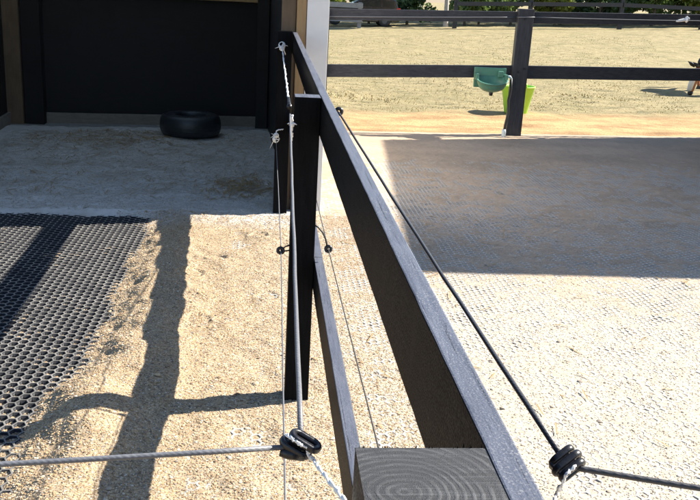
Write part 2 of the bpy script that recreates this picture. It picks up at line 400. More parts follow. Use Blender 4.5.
def hoof(x, y):
    z = 0*x
    for (hx, hy, a) in _HP:
        u = (x-hx)*math.cos(a) + (y-hy)*math.sin(a); v = -(x-hx)*math.sin(a) + (y-hy)*math.cos(a)
        r_ = np.sqrt((u/.062)**2 + (v/.070)**2)
        z = z - .012*(1-sstep(.78, 1.02, r_))*(.45+.55*sstep(.35,.8,r_)) + .006*np.exp(-((r_-1.18)/.14)**2)
    return z
def gz(x, y):         # gravel surface
    xb = np.interp(y, _BY, _BX) + .06*fbm(x*7, y*7, 3) + .014*fbm(x*30+5, y*30, 2)
    d = x - xb
    heap = sstep(-.15, .11, d)
    crest = .036*np.exp(-((d-.16)/.16)**2) * (.6 + .8*vn(y*2.1+3, x*.7)) * (x < .6)
    base = -.049 + .049*heap + (.009*fbm(x*14+3, y*14, 2) + .009*np.maximum(0, fbm(x*2.7+31, y*2.2, 3)))*(1-heap)
    rough = .016*fbm(x*3.3, y*3.3, 3) + .010*fbm(x*11, y*11, 2)
    ripple = .014*np.maximum(0, fbm(x*5+40, y*4+11, 2))
    left = base + crest + (rough + ripple) * heap
    # post shadow crosses a heap that rises beside the lower rail's shade
    left = left + .04*np.exp(-(((x+.45)/.14)**2 + ((y-3.45)/.22)**2)) + .05*np.exp(-(((x+.66)/.16)**2 + ((y-3.12)/.30)**2))
    right = -.0034 + .0030*fbm(x*1.6+9, y*1.2+4, 3) + .0034*fbm(x*13+1, y*13, 2) + .0018*fbm(x*31+1, y*31, 1) + .005*sstep(7.5, 9.5, y)
    w = sstep(.05, .55, x)
    z = left*(1-w) + right*w
    # shed floor
    s = sstep(6.22, 6.40, y + .05*fbm(x*7, y*7, 2)) * (1 - sstep(.1, .35, x))
    zf = .004 + .016*fbm(x*2.2, y*2.2, 3) + .008*fbm(x*11, y*11, 2) + .004*fbm(x*30, y*30, 1)
    z = z*(1-s) + zf*s + hoof(x, y)*np.where(x > .5, .22, .8)
    return z
xs = np.concatenate([np.arange(-6, -2.2, .06), np.arange(-2.2, 1.2, .0125), np.arange(1.2, 4.2, .018), np.arange(4.2, 6.7, .03), np.arange(6.7, 14, .2)])
ys = np.concatenate([np.arange(-5, .8, .1), np.arange(.8, 6.6, .0125), np.arange(6.6, 10.401, .025)])
X, Y = np.meshgrid(xs, ys)
sl = .146 * sstep(6.5, 10.0, Y)
Z = gz(X, Y)
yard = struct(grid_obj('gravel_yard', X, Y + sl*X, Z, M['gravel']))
def pz(x, y):         # paddock surface
    f = sstep(18, 45, y)
    base = f * np.clip(-.12 + .045*(x-4), -.4, 1.2)
    return base + .05*fbm(x*.5, y*.5, 3)*sstep(10.5, 13, y) + .02*fbm(x*2.3, y*2.3, 2)*sstep(10.6, 11.6, y)
u = np.concatenate([np.arange(10.36, 20, .09), np.arange(20, 60, .5), np.arange(60, 130, 4)])
xs2 = np.concatenate([np.arange(-30, 0, 1.), np.arange(0, 10, .09), np.arange(10, 60, .5)])
X, U = np.meshgrid(xs2, u)
Yp = U + .146*X*np.clip((30-U)/19, 0, 1)
pad = struct(grid_obj('paddock_ground', X, Yp, pz(X, Yp) - .004, M['paddock']))
g = MB(); g.add([(-600,-600,-.75),(600,-600,-.75),(600,900,-.75),(-600,900,-.75)], [(0,1,2,3)])
struct(build('ground', g, M['soil']))

# rubber grid paving : staggered hexagonal cells
def honeycomb(name, HW, HH, DP, x0, x1, test, wall, jit):
    i = np.arange(int((x1-x0)/(HW*.75))); j = np.arange(int(11.5/HH))
    I, J = np.meshgrid(i, j)
    cx = (x0 + I*HW*.75).ravel(); cy = (.5 + J*HH + (I % 2)*HH/2).ravel()
    keep = test(cx, cy); cx = cx[keep]; cy = cy[keep]; n = len(cx)
    ox = np.array([-.25, .25, .5, .25, -.25, -.5])*HW; oy = np.array([-.5, -.5, 0, .5, .5, 0])*HH
    def ring(px_, py_, dz):
        x = cx[:,None] + px_; y = cy[:,None] + py_
        return np.stack([x, y, gz_mat(x, y) + dz], -1)
    jt = (wall*rng.uniform(1-jit, 1+jit*.7, n))[:,None]
    V = np.concatenate([ring(ox[None]+0*jt, oy[None]+0*jt, -.0004), ring(ox[None]*jt, oy[None]*jt, 0.), ring(ox[None]*jt*1.02, oy[None]*jt*1.02, -DP)], 1)
    k = np.arange(6); kn = (k+1) % 6
    F1 = np.stack([k, kn, kn+6, k+6], 1); F2 = np.stack([k+6, kn+6, kn+12, k+12], 1)
    F = (np.concatenate([F1, F2], 0)[None] + (np.arange(n)*18)[:,None,None]).reshape(-1,4)
    struct(raw_obj(name, V.reshape(-1,3), F, M['rubber']))
honeycomb('rubber_grid_paving', .054, .053, .026, -3.2, -.42, lambda x, y: y < 6.30, .865, .05)
honeycomb('filled_grid_paving', .047, .043, .008, -.405, 6.6, lambda x, y: ((x < .30) & (y < 6.30)) | ((x >= .30) & (y < 10.16 + .146*x)), .80, .06)

# loose pebbles lying on the yard
def pebbles(n_, x0, x1, y0, y1, name, label, smin, smax, lift=0, tint=(1,1,1)):
    x = rng.uniform(x0, x1, n_) if x0 > -1 or x1 < .5 else np.where(rng.random(n_) < .06, -.78 - rng.exponential(.14, n_), rng.uniform(x0, x1, n_)); y = y0 + (y1-y0)*rng.random(n_)**1.25
    z = gz(x, y); ok = ((z > gz_mat(x, y) - .012) | (x < -.8)) & ((y < 6.34 + 4*(x > .3)) | (y0 > 6)); y_ = y + .146*sstep(6.5, 10, y)*x
    x, y, z = x[ok], y_[ok], z[ok]; n_ = len(x)
    s_ = rng.uniform(smin, smax, n_)*np.exp(rng.normal(0, .28, n_)); s_ = np.where(rng.random(n_) < .004, s_*2.1, s_)
    base = np.array([[1,0,0],[0,1,0],[-1,0,0],[0,-1,0],[.1,0,.75],[0,.1,-.75],[.72,.72,.25],[-.72,.7,-.2],[-.7,-.72,.2],[.7,-.7,-.15]])
    fc = np.array([[0,6,4],[6,1,4],[1,7,4],[7,2,4],[2,8,4],[8,3,4],[3,9,4],[9,0,4]])
    a = rng.random(n_)*6.28; ca, sa = np.cos(a), np.sin(a); e = rng.uniform(.6,1.,n_); hh_ = rng.uniform(.5,.9,n_)
    px_ = base[None,:,0]*s_[:,None]; py_ = base[None,:,1]*(s_*e)[:,None]; pz_ = base[None,:,2]*(s_*hh_)[:,None]
    V = np.stack([x[:,None]+px_*ca[:,None]-py_*sa[:,None], y[:,None]+px_*sa[:,None]+py_*ca[:,None], (z+s_*.25)[:,None]+pz_], -1)
    nb = len(base); Q = (fc[None]+(np.arange(n_)*nb)[:,None,None]).reshape(-1,3)
    o = raw_obj(name, V.reshape(-1,3), Q, M['pebble'], smooth=True)
    at_ = o.data.color_attributes.new('tint', 'FLOAT_COLOR', 'POINT')
    pal = np.array([[.20,.13,.075],[.36,.25,.14],[.47,.34,.20],[.55,.43,.28],[.42,.36,.29],[.62,.56,.46],[.24,.22,.21],[.68,.64,.58],[.50,.38,.22],[.12,.10,.09]])
    c = (pal*(1-lift) + lift*np.array([.47,.42,.35]))[rng.choice(len(pal), n_, p=[.10,.14,.2,.18,.1,.1,.06,.04,.06,.02])]*rng.uniform(.85,1.15,(n_,1))*np.array(tint)
    at_.data.foreach_set('color', np.repeat(np.concatenate([c, np.ones((n_,1))], 1), nb, 0).astype(np.float32).ravel())
    return tag(o, label, 'gravel', kind='stuff')
pebbles(230000, -1.1, .8, 1.25, 6.36, 'loose_pebbles', 'loose beige and brown pebbles heaped along the fence', .0016, .0040, 0, (.94,.885,.80))
pebbles(95000, .8, 4.2, 1.3, 6.5, 'loose_grit', 'fine loose stones over the gravel yard right of the fence', .0022, .0044, .62)
pebbles(60000, -2.75, .15, 6.36, 10.1, 'floor_grit', 'grey grit and small stones strewn over the shelter floor', .0022, .0052, .6, (.98,1.03,1.1))
# ------------------------------------------------------------------ near fence
fence = thing('timber_fence', 'black painted two rail timber fence running from the foreground to the shed', 'fence', (.14, 3.3, 0))
NP = (.087, .575, .211, .699)
p = MB(); p.box((NP[0], NP[1], -.3), (NP[2], NP[3], 1.25), 0, top=1)
for s in range(38):       # torn fibres along the back edge of the sawn top
    x = NP[0] + (NP[2]-NP[0])*random.random(); h = random.uniform(.0008, .0040)*(1.3 if x > .17 else .8); w = random.uniform(.0004, .0012)
    y = NP[3] - .0006
    p.add([(x-w, y, 1.2485), (x+w, y, 1.2485), (x+w, y+.0015, 1.2485), (x+random.uniform(-.002,.002), y+random.uniform(-.001,.003), 1.25+h)], [(0,1,3),(1,2,3),(2,0,3)], 0)
near = build('post', p, [M['post'], None], fence); near.data.materials[1] = m_endgrain('sawn_end_grain', (.127-.14, .632-3.3))
near['label'] = 'thick post with sawn end grain top showing growth rings'
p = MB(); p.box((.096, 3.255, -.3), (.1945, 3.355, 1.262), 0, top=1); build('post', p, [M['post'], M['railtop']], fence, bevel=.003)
p = MB(); p.box((.052, 6.40, -.3), (.1565, 6.49, 1.351)); build('post', p, M['post'], fence, bevel=.003)
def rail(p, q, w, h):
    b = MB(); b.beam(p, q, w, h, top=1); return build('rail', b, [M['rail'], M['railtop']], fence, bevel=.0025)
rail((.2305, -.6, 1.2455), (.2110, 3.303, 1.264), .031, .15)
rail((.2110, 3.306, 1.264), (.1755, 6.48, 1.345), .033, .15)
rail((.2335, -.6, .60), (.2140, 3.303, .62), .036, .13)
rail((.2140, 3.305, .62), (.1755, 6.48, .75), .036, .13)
# screws where boards meet posts
for (x, y, z) in ((.2435,.62,1.21),(.2435,.66,1.14),(.2435,3.28,1.2),(.2435,3.28,1.13)):
    b = MB(); b.lathe([(.0,.002),(.004,.0015),(.005,0)], (x,y,z), 10, (Vector((0,1,0)),Vector((0,0,1)),Vector((1,0,0)))); build('screw', b, M['steel'], fence)

# ------------------------------------------------------------------ ropes, insulators
def sag(a, b, n=14, s=.01):
    a = Vector(a); b = Vector(b)
    return [a.lerp(b, i/n) - Vector((0,0,s*4*(i/n)*(1-i/n))) for i in range(n+1)]
def wob(pts, a=.0006): return [Vector(p) + Vector((random.uniform(-a,a), random.uniform(-a,a), random.uniform(-a,a))) for p in pts]
IL = Vector((.0465, .915, 1.13)); IR = Vector((.3435, .840, 1.1465))
b = MB(); b.tube(wob(sag((.0485,.93,1.132), (.080,3.25,1.197), 20, .006)), .0036, 8)
tag(build('electric_rope', b, M['ropel'], smooth=True), 'grey fence rope running along the left side of the black fence at top rail height', 'rope')
b = MB(); b.tube(wob(sag((.035,.912,1.1285), (-2.6,.62,1.15), 24, .012)), .0033, 8)
tag(build('electric_rope', b, M['ropel'], smooth=True), 'grey rope stretched sideways to the left from the double black insulator', 'rope')
b = MB(); b.tube(wob(sag((.342,.85,1.155), (.262,3.25,1.213), 20, .004)), .0036, 8)
tag(build('electric_rope', b, M['rope'], smooth=True), 'dark rope running along the right side of the top rail to the ribbed insulator', 'rope')
pts = [Vector((.352,.837,1.1475)), Vector((.366,.833,1.147))] + [Vector((.366 + .05*i, .833 - .012*i - .0005*i*i, 1.147 - .0028*i + .0004*i*i)) for i in range(1, 9)]
pts += [Vector((.77 + .25*i, .705 - .05*i, 1.15+.003*i)) for i in range(9)]
b = MB(); b.tube(wob(pts, .0003), .0036, 8)
tag(build('electric_rope', b, M['rope'], smooth=True), 'dark rope leaving the ribbed insulator towards the right edge of the photo', 'rope')

# double-lobed insulator, left
CAMP = Vector((0, 0, 1.65))
camR = Vector((0.99307, -0.08577, 0.0534)); camR = Vector((.995,-.086,.053)); camU = Vector((-.026,.291,.956)); camF = Vector((.098,.953,-.287))
def stadium(mb, c, L, N, length, width, th, hole=True, mi=0, n=10):
    """oblong rounded plate: long axis L, normal N"""
    L = L.normalized(); N = (N - L*N.dot(L)).normalized(); W = N.cross(L); hl = (length-width)/2; r = width/2
    prof = [(-th/2, .86), (-th/3.2, .97), (0, 1.0), (th/3.2, .97), (th/2, .86)]
    rings = []
    def loop(sc, dz, rr):
        out = []
        for s_, a0 in ((1, -math.pi/2), (-1, math.pi/2)):
            for k in range(n+1):
                a = a0 + math.pi*k/n
                out.append(c + L*(s_*hl + math.cos(a)*rr*sc) + W*(math.sin(a)*rr*sc) + N*dz)
        return out
    vs = []
    for dz, sc in prof: vs += loop(sc, dz, r)
    m = 2*(n+1); inn = r*.42
    for dz in (th/2, -th/2): vs += loop(1, dz, inn)
    fs = []; P = len(prof)
    seq = list(range(P)) + [P, P+1]
    for a in range(len(seq)):
        i0 = seq[a]; i1 = seq[(a+1) % len(seq)]
        for k in range(m): fs.append((i0*m+k, i0*m+(k+1) % m, i1*m+(k+1) % m, i1*m+k))
    mb.add(vs, fs, mi)
def bar(mb, c, L, N, length, w, h):
    L = L.normalized(); N = (N - L*N.dot(L)).normalized(); W = N.cross(L); vs = []
    for a in (-1,1):
        for (x,y) in ((-1,-1),(1,-1),(1,1),(-1,1)): vs.append(c + L*(a*length/2) + W*(x*w/2) + N*(y*h/2))
    mb.add(vs, [(0,1,2,3),(7,6,5,4),(0,4,5,1),(1,5,6,2),(2,6,7,3),(3,7,4,0)])
t = thing('rope_insulator', 'black double lobed corner insulator holding the rope end left of the near post', 'insulator', IL)
L = camR*.86 - camU*.52 ; N = camU*.80 + camR*.46 - camF*.30
for k, dz in ((0, .0085), (1, -.0055)):
    b = MB(); stadium(b, IL + N.normalized()*dz + L.normalized()*(.004 if k == 0 else -.002), L, N, .043, .024, .0088); build('flange', b, M['plastic'], t, smooth=True)
b = MB(); bar(b, IL + N.normalized()*.001, L, N, .026, .010, .010); build('core', b, M['plastic'], t, bevel=.002)
b = MB(); b.tube([IL - camR*.022 - camU*.0075 - camF*.002, IL - camR*.012 - camU*.010 - camF*.003, IL + camR*.006 - camU*.012 - camF*.002], [.0062,.0072,.0075], 12); build('rope_sleeve', b, M['plastic'], t, smooth=True)
b = MB(); b.tube([IL - camR*.021 + camU*.003, IL - camR*.012 - camU*.0005, IL - camR*.002 - camU*.006], [.0055,.007,.007], 12); build('rope_sleeve', b, M['plastic'], t, smooth=True)
# ribbed insulator, right
t = thing('rope_insulator', 'ribbed black corner insulator right of the top rail joining two dark ropes', 'insulator', IR)
L = camR*.80 + camU*.52 + camF*.25; N = camR*.42 - camU*.62 - camF*.55; Nn = N.normalized()
for dz, ln in ((-.0098,.036), (-.0, .043), (.0098,.038)):
    b = MB(); stadium(b, IR + Nn*dz + L.normalized()*.006, L, N, ln, .022, .0076); build('rib', b, M['plastic'], t, smooth=True)
b = MB(); bar(b, IR + L.normalized()*.002, L, N, .028, .012, .022); build('core', b, M['plastic'], t, bevel=.002)
def twine(pts, r=.0014, label='', knots=(), sub=5, name='twine'):
    pts = [Vector(p) for p in pts]; out = []
    for a, c in zip(pts[:-1], pts[1:]):
        out += [a.lerp(c, i/sub) for i in range(sub)]
    out.append(pts[-1]); out = wob(out, r*.35)
    mb = MB()
    ph = 0
    for s_ in (0, 1):
        st = []
        for i, q in enumerate(out):
            an = i*1.5 + s_*math.pi
            st.append(q + Vector((math.cos(an), math.sin(an)*.7, math.sin(an)))*r*.55)
        mb.tube(st, r*.75, 6)
    for kc, kr in knots:
        kc = Vector(kc)
        for q in range(6):
            ax = Vector((random.gauss(0,1), random.gauss(0,1), random.gauss(0,1))).normalized(); o = ax.orthogonal().normalized()
            mb.torus(kc + ax*kr*.15, kr*.55, r*.8, (o, ax.cross(o), ax), 14, 6)
        for q in range(3):
            e = kc + Vector((random.uniform(-1,1), random.uniform(-.5,.5), random.uniform(-1,.7)))*kr*1.8
            mb.tube([kc, kc.lerp(e,.5) + Vector((0,0,kr*.3)), e], [r*.8, r*.7, r*.3], 5)
    return tag(build(name, mb, M['twine'], smooth=True), label, 'twine')
pw = Vector((.0835, .69, 1.196))
twine([IL - camR*.014 + camU*.0135 - camF*.006, IL - camR*.006 + camU*.0095 - camF*.013, IL + camR*.003 + camU*.004 - camF*.014, IL + camR*.010 + camU*.000 - camF*.012, IL + camR*.012 - camU*.010 - camF*.008, IL + camR*.018 - camU*.018, IL.lerp(pw, .45), IL.lerp(pw, .75), pw], .0021,
      'white braided twine tying the double lobed insulator to the near post', [(IL + camR*.014 - camU*.0145 - camF*.004, .0035), (IL.lerp(pw,.8), .0035)])
pr = Vector((.247, .70, 1.135))
twine([IR + camR*.010 + camU*.004 - camF*.014, IR - camR*.000 - camU*.004 - camF*.018, IR - camR*.004 - camU*.020 - camF*.010, IR - camR*.008 - camU*.032, (.305,.745,1.142), pr], .0018,
      'thin white cord tying the ribbed insulator to the top rail', [(IR - camR*.005 - camU*.0225 - camF*.006, .0032)])
E2 = Vector((.083, 6.393, 1.252))
twine([E2, (.081, 5.1, 1.23), (.081, 4.2, 1.217), (.081, 3.62, 1.212)], .0042, 'white twine from the top of the end post down to the rope end', [(E2, .042), (E2 - Vector((0,.02,.02)), .03)], 8)
b = MB(); b.tube([(.0805,3.62,1.212),(.0805,3.40,1.203)], [.006,.009], 10); b.lathe([(.002,-.012),(.011,-.010),(.011,.010),(.002,.012)], (.0805,3.42,1.203), 14, (Vector((1,0,0)),Vector((0,0,1)),Vector((0,1,0))))
tag(build('end_insulator', b, M['plastic'], smooth=True), 'small black end insulator where white twine meets the rope beside the middle post', 'insulator')
twine([(.088,3.20,1.20),(.087,3.215,1.15),(.090,3.23,1.12),(.086,3.24,1.085)], .0042, 'frayed white twine tail hanging on the left face of the middle post', [((.087,3.21,1.165), .014)])
E3 = Vector((.060, 6.385, .57))
twine([(.11, 6.39, .645), (.075,6.385,.64), (.060,6.385,.63), E3], .004, 'white twine knot holding the lower wire on the end post', [(E3, .045), (E3 + Vector((0,-.01,.03)), .03)])
# lower wires
b = MB(); b.tube(wob(sag(E3, (.063,3.25,.654), 16, .004)) + wob(sag((.063,3.25,.654), (.046,.2,.662), 16, .004))[1:], .0023, 7)
tag(build('fence_wire', b, M['ropel'], smooth=True), 'thin grey wire strung low along the left side of the fence', 'wire')
b = MB(); b.tube(wob(sag((.235,6.4,.64), (.249,3.25,.672), 14, .004)) + wob(sag((.249,3.25,.672), (.285,.2,.665), 14, .004))[1:], .0022, 7)
tag(build('fence_wire', b, M['wired'], smooth=True), 'thin dark wire strung low along the right side of the fence', 'wire')
def ring_ins(c, root, lab):
    c = Vector(c); root = Vector(root)
    t = thing('ring_insulator', lab, 'insulator', c)
    b = MB(); b.torus(c, .0105, .0065, (Vector((1,0,0)), Vector((0,.2,1)).normalized(), Vector((0,1,-.2)).normalized()), 20, 10); build('ring', b, M['plastic'], t, smooth=True)
    d = root - c
    for s_ in (.012, -.006):
        b = MB(); b.tube([c + d.normalized()*.008 + Vector((0,0,s_*.4)), c + d*.5 + Vector((0,0,s_)), root + Vector((0,0,s_*1.2))], .003, 8); build('shank', b, M['hose'], t, smooth=True)
ring_ins((.061, 3.27, .654), (.097, 3.28, .660), 'black ring insulator on the left of the middle post carrying the lower wire')
t = thing('ring_insulator', 'black ring insulator on a curved arm right of the middle post', 'insulator', (.249,3.25,.672))
b = MB(); b.torus((.249,3.25,.672), .0105, .0065, (Vector((1,0,0)), Vector((0,.2,1)).normalized(), Vector((0,1,-.2)).normalized()), 20, 10); build('ring', b, M['plastic'], t, smooth=True)
b = MB(); b.tube([(.190,3.262,.765),(.205,3.255,.758),(.224,3.25,.738),(.236,3.25,.712),(.243,3.25,.684)], .0035, 8); build('shank', b, M['hose'], t, smooth=True)
t = thing('rope_insulator', 'small black screw-in insulator on the right face of the top rail by the middle post', 'insulator', (.262,3.26,1.213))
b = MB(); b.torus((.264,3.26,1.213), .011, .007, (Vector((1,0,0)), Vector((0,0,1)), Vector((0,1,0))), 20, 10); build('ring', b, M['plastic'], t, smooth=True)
b = MB(); b.tube([(.244,3.28,1.205),(.256,3.262,1.212)], .004, 8); build('shank', b, M['hose'], t, smooth=True)

# ------------------------------------------------------------------ field shelter
FR, BR, BL, FL = (.205, 6.56), (-.02, 10.72), (-2.97, 10.295), (-2.72, 6.05)
shed = thing('field_shelter', 'open fronted dark boarded field shelter with pale steel corner and bare timber frame', 'shelter', (-1.4, 8.4, 0))
b = MB(); b.wall((BL[0]-.06,BL[1]-.009), (BR[0]+.06,BR[1]+.009), -.03, -.2, 1.46); build('back_wall', b, M['dark'], shed)
b = MB(); b.wall((BL[0]-.10,BL[1]+.017), (BR[0]+.42,BR[1]+.095), -.02, -.2, 2.985); build('back_cladding', b, M['white'], shed)
b = MB(); b.wall(BR, FR, -.03, -.2, 2.99); build('right_wall', b, M['dark'], shed)
b = MB(); b.wall((BR[0]+.033,BR[1]), (FR[0]+.055,FR[1]-.02), -.02, -.2, 2.985); build('right_cladding', b, M['white'], shed)
b = MB(); b.wall(FL, (BL[0]-.001,BL[1]-.012), -.03, -.2, 2.985); build('left_wall', b, M['dark'], shed)
b = MB(); b.wall((BL[0]+.32,BL[1]+.02), (BR[0]-.03,BR[1]-.03), .035, -.05, .115); build('kickboard', b, M['kick'], shed, bevel=.003)
b = MB(); b.wall((FL[0]+.006,FL[1]), (BL[0]+.01,BL[1]-.15), .035, -.05, .13); build('kickboard', b, M['kick'], shed, bevel=.003)
b = MB(); b.wall((BL[0]+.05,BL[1]-.005), (BR[0]+.0,BR[1]-.005), .06, 1.463, 1.60); build('wall_rail', b, M['timber'], shed, bevel=.003)
b = MB(); b.box((-2.99, 10.13, -.1), (-2.79, 10.27, 2.95)); q = build('frame_post', b, M['oldt'], shed, bevel=.004)
b = MB(); b.box((-2.78, 10.17, -.1), (-2.57, 10.31, 1.455)); build('frame_post', b, M['dark'], shed, bevel=.004)
b = MB(); b.box((-.16, 10.50, -.1), (-.02, 10.64, 2.95)); build('frame_post', b, M['dark'], shed, bevel=.004)
b = MB(); b.box((.076, 6.545, -.2), (.181, 6.64, 2.75)); build('frame_post', b, M['oldt'], shed, bevel=.004)
b = MB(); b.box((.185, 6.52, -.2), (.257, 6.60, 2.75)); build('frame_post', b, M['timber'], shed, bevel=.004)
b = MB(); b.box((.2605, 6.51, -.2), (.4205, 6.53, 2.97)); b.box((.4005, 6.533, -.2), (.4205, 6.67, 2.97)); build('corner_trim', b, M['white'], shed, bevel=.002)
b = MB(); b.box((-2.78, 6.0, -.2), (-2.64, 6.14, 2.75)); build('frame_post', b, M['timber'], shed, bevel=.004)
b = MB(); b.beam((-2.75, 6.20, 2.96), (.16, 6.60, 2.96), .1, .2); build('lintel', b, M['timber'], shed, bevel=.004)
b = MB()
rc = [(-3.25,6.0),(.46,6.45),(.20,11.0),(-3.3,10.55)]
N_ = 60
for k in range(N_):
    a = k/N_; c_ = (k+1)/N_; h0 = .012*math.sin(a*N_*1.6); h1 = .012*math.sin(c_*N_*1.6)
    f0 = Vector((*rc[0],3.01)).lerp(Vector((*rc[1],3.01)), a); f1 = Vector((*rc[0],3.01)).lerp(Vector((*rc[1],3.01)), c_)
    g0 = Vector((*rc[3],2.99)).lerp(Vector((*rc[2],2.99)), a); g1 = Vector((*rc[3],2.99)).lerp(Vector((*rc[2],2.99)), c_)
    for v_, h in ((f0,h0),(f1,h1),(g0,h0),(g1,h1)): v_.z += h
    dn = Vector((0,0,-.008))
    b.add([f0,f1,g1,g0,f0+dn,f1+dn,g1+dn,g0+dn], [(0,1,2,3),(7,6,5,4),(0,4,5,1),(3,2,6,7)])
build('roof', b, M['shedroof'], shed)  # unseen roof, raised and made translucent to brighten the floor
# feeder tyre
t = thing('rubber_feeder', 'dark tyre feeder lying against the back kickboard of the shelter', 'tyre', (-.87, 9.77, .01))
b = MB(); pr_ = []
for k in range(17):
    a = -math.pi/2 + math.pi*k/16; pr_.append((.255 + .085*abs(math.cos(a))**.6, .125 + .115*math.sin(a)))
pr_ += [(.20,.245),(.175,.235),(.172,.20),(.19,.05),(.19,.012)]
b.lathe(pr_, (-.87,9.77,.005), 40, close=True)
build('tyre', b, M['tyre'], t, smooth=True)
b = MB()
for k in range(3): b.torus((-.87,9.77,.09+.035*k), .338-.003*abs(k-1), .004, (Vector((1,0,0)),Vector((0,1,0)),Vector((0,0,1))), 44, 6)
build('tread_rib', b, M['tyre'], t, smooth=True)
b = MB(); b.lathe([(.001,.03),(.185,.03),(.185,.016),(.001,.016)], (-.87,9.77,.0), 32); build('base_pan', b, M['plastic'], t)
# straw on the shed floor
b = MB()
for k in range(1900):
    if k < 330: x = random.gauss(-.22,.16); y = random.gauss(7.25,.22)
    elif k < 1000: x = random.gauss(-1.6,.5); y = random.gauss(9.7,.35)
    elif k < 1700: x = random.uniform(-2.6,0); y = random.uniform(6.7,10.1)
    else: x = random.uniform(.4,4.); y = random.uniform(1.8,9.5)
    if k < 1700 and (x > .08 or x < -2.7 or y > 10.2 or y < 6.5): continue
    a = random.uniform(0, math.pi); l = random.uniform(.02,.07); w = .0025
    z = float(gz(np.array([x]), np.array([y]))[0]) + random.uniform(.004,.012); dx, dy = math.cos(a)*l, math.sin(a)*l; nx, ny = -math.sin(a)*w, math.cos(a)*w
    z2 = z + random.uniform(-.004,.012)
    yy = y + .146*float(sstep(6.5,10,np.array([y]))[0])*x
    b.add([(x-dx-nx,yy-dy-ny,z),(x-dx+nx,yy-dy+ny,z),(x+dx+nx,yy+dy+ny,z2),(x+dx-nx,yy+dy-ny,z2),(x,yy,z-.003)], [(0,1,2,3),(0,1,4),(2,3,4)])
tag(build('straw', b, M['straw'], fix=False), 'loose straw and hay wisps trodden over the shelter floor and yard', 'straw', kind='stuff')

# ------------------------------------------------------------------ boundary fence
def fy(x): return 10.66 + .146*(x-2.9)
bf = thing('boundary_fence', 'dark two rail timber fence between the gravel yard and the dry paddock', 'fence', (3.1, fy(3.1), 0))
for x, h in ((.58,1.45), (3.115,1.56), (6.0,1.66)):
    b = MB(); y = fy(x) + .012; b.box((x-.098, y, -.4), (x+.098, y+.10, h)); q = build('post', b, M['postx'], bf, bevel=.006)
def bx_rail(x0, z0, x1, z1, h, off=-.012):
    b = MB(); b.beam((x0, fy(x0)+off+.14, z0), (x1, fy(x1)+off+.14, z1), .04, h); build('rail', b, M['railx'], bf, bevel=.003)
bx_rail(.35, 1.434, 3.11, 1.526, .128); bx_rail(3.12, 1.526, 6.45, 1.637, .140)
bx_rail(.35, .795, 3.11, .872, .150); bx_rail(3.12, .872, 6.45, .935, .163)
b = MB(); b.tube(sag((.4, fy(.4)+.1, 1.345), (3.02, fy(3.02)+.10, 1.455), 12, .004) , .007, 7)
b.tube([(3.02, fy(3.02)+.10, 1.455), (3.02, fy(3.02)-.0, 1.46), (3.22, fy(3.22)-.0, 1.468), (3.24, fy(3.24)+.1, 1.466)], .007, 7)
b.tube(sag((3.24, fy(3.24)+.1, 1.466), (6.4, fy(6.4)+.1, 1.56), 12, .01), .007, 7)
tag(build('electric_rope', b, M['ropel'], smooth=True), 'pale rope stretched along the top rail of the boundary fence', 'rope')
c0 = Vector((5.30, fy(5.3)+.085, 1.525)); b = MB()
b.tube([c0+Vector((-.09,0,-.018)), c0+Vector((-.05,0,-.01)), c0, c0+Vector((.05,0,.012)), c0+Vector((.085,0,.02))], [.010,.017,.020,.026,.016], 12)
b.torus(c0+Vector((.05,0,.012)), .03, .012, (Vector((0,1,0)),Vector((0,0,1)),Vector((1,0,0))), 16, 8)
tag(build('rope_joiner', b, M['twine'], smooth=True), 'white plastic rope joiner on the top rail of the boundary fence', 'clip')
# screws heads (dark bolt dots) on the near boundary post
for x, z in ((3.09,.80),(3.16,.84),(3.10,1.44)):
    b = MB(); b.lathe([(0,.012),(.010,.010),(.014,0)], (x, fy(3.115)+.012, z), 10, (Vector((1,0,0)),Vector((0,0,1)),Vector((0,-1,0)))); build('bolt', b, M['plastic'], bf)
# drinker bowl
dy = fy(2.7) - .01
t = thing('drinking_bowl', 'green plastic drinking bowl hung on the lower rail of the boundary fence', 'drinker', (2.71, dy, .55))
b = MB(); n_ = 28
prof = [(.02,-.03),(.09,-.012),(.145,.03),(.175,.09),(.188,.145),(.198,.15),(.198,.162),(.176,.162),(.160,.10),(.125,.045),(.02,.01)]
b.lathe(prof, (2.71, dy-.14, .585), n_, sx=1.02, sy=.72)
for q_, v_ in enumerate(b.v):
    f_ = max(0, min(1, (dy-.06 - v_[1])/.22)); b.v[q_] = (v_[0], v_[1], v_[2] - .085*f_*max(0, (v_[2]-.56)/.19))
build('bowl', b, M['green'], t, smooth=True)
b = MB()
b.add([(2.515,dy-.012,.60),(2.905,dy-.012,.60),(2.912,dy-.012,.845),(2.508,dy-.012,.845),(2.515,dy+.012,.60),(2.905,dy+.012,.60),(2.912,dy+.012,.845),(2.508,dy+.012,.845)],
      [(3,2,1,0),(4,5,6,7),(0,1,5,4),(1,2,6,5),(2,3,7,6),(3,0,4,7)])
b.box((2.51,dy-.14,.70),(2.545,dy-.013,.775)); b.box((2.875,dy-.14,.70),(2.91,dy-.013,.775)); build('back_plate', b, M['green'], t, bevel=.008)
b = MB(); b.box((2.80,dy-.075,.735),(2.87,dy-.014,.81)); build('valve_cover', b, M['green'], t, bevel=.01)
b = MB(); b.lathe([(.001,.03),(.02,.03),(.026,0),(.02,-.03),(.001,-.03)], (2.71, dy-.14, .548), 14); build('drain_plug', b, M['plastic'], t)
b = MB(); b.tube([(2.905,dy-.03,.745),(2.96,dy-.03,.745),(2.975,dy-.03,.72)], .018, 10); build('pipe_elbow', b, M['fitting'], t, smooth=True)
t = thing('water_hose', 'black water hose hanging from the green drinking bowl beside the post', 'hose', (2.99, dy, 0))
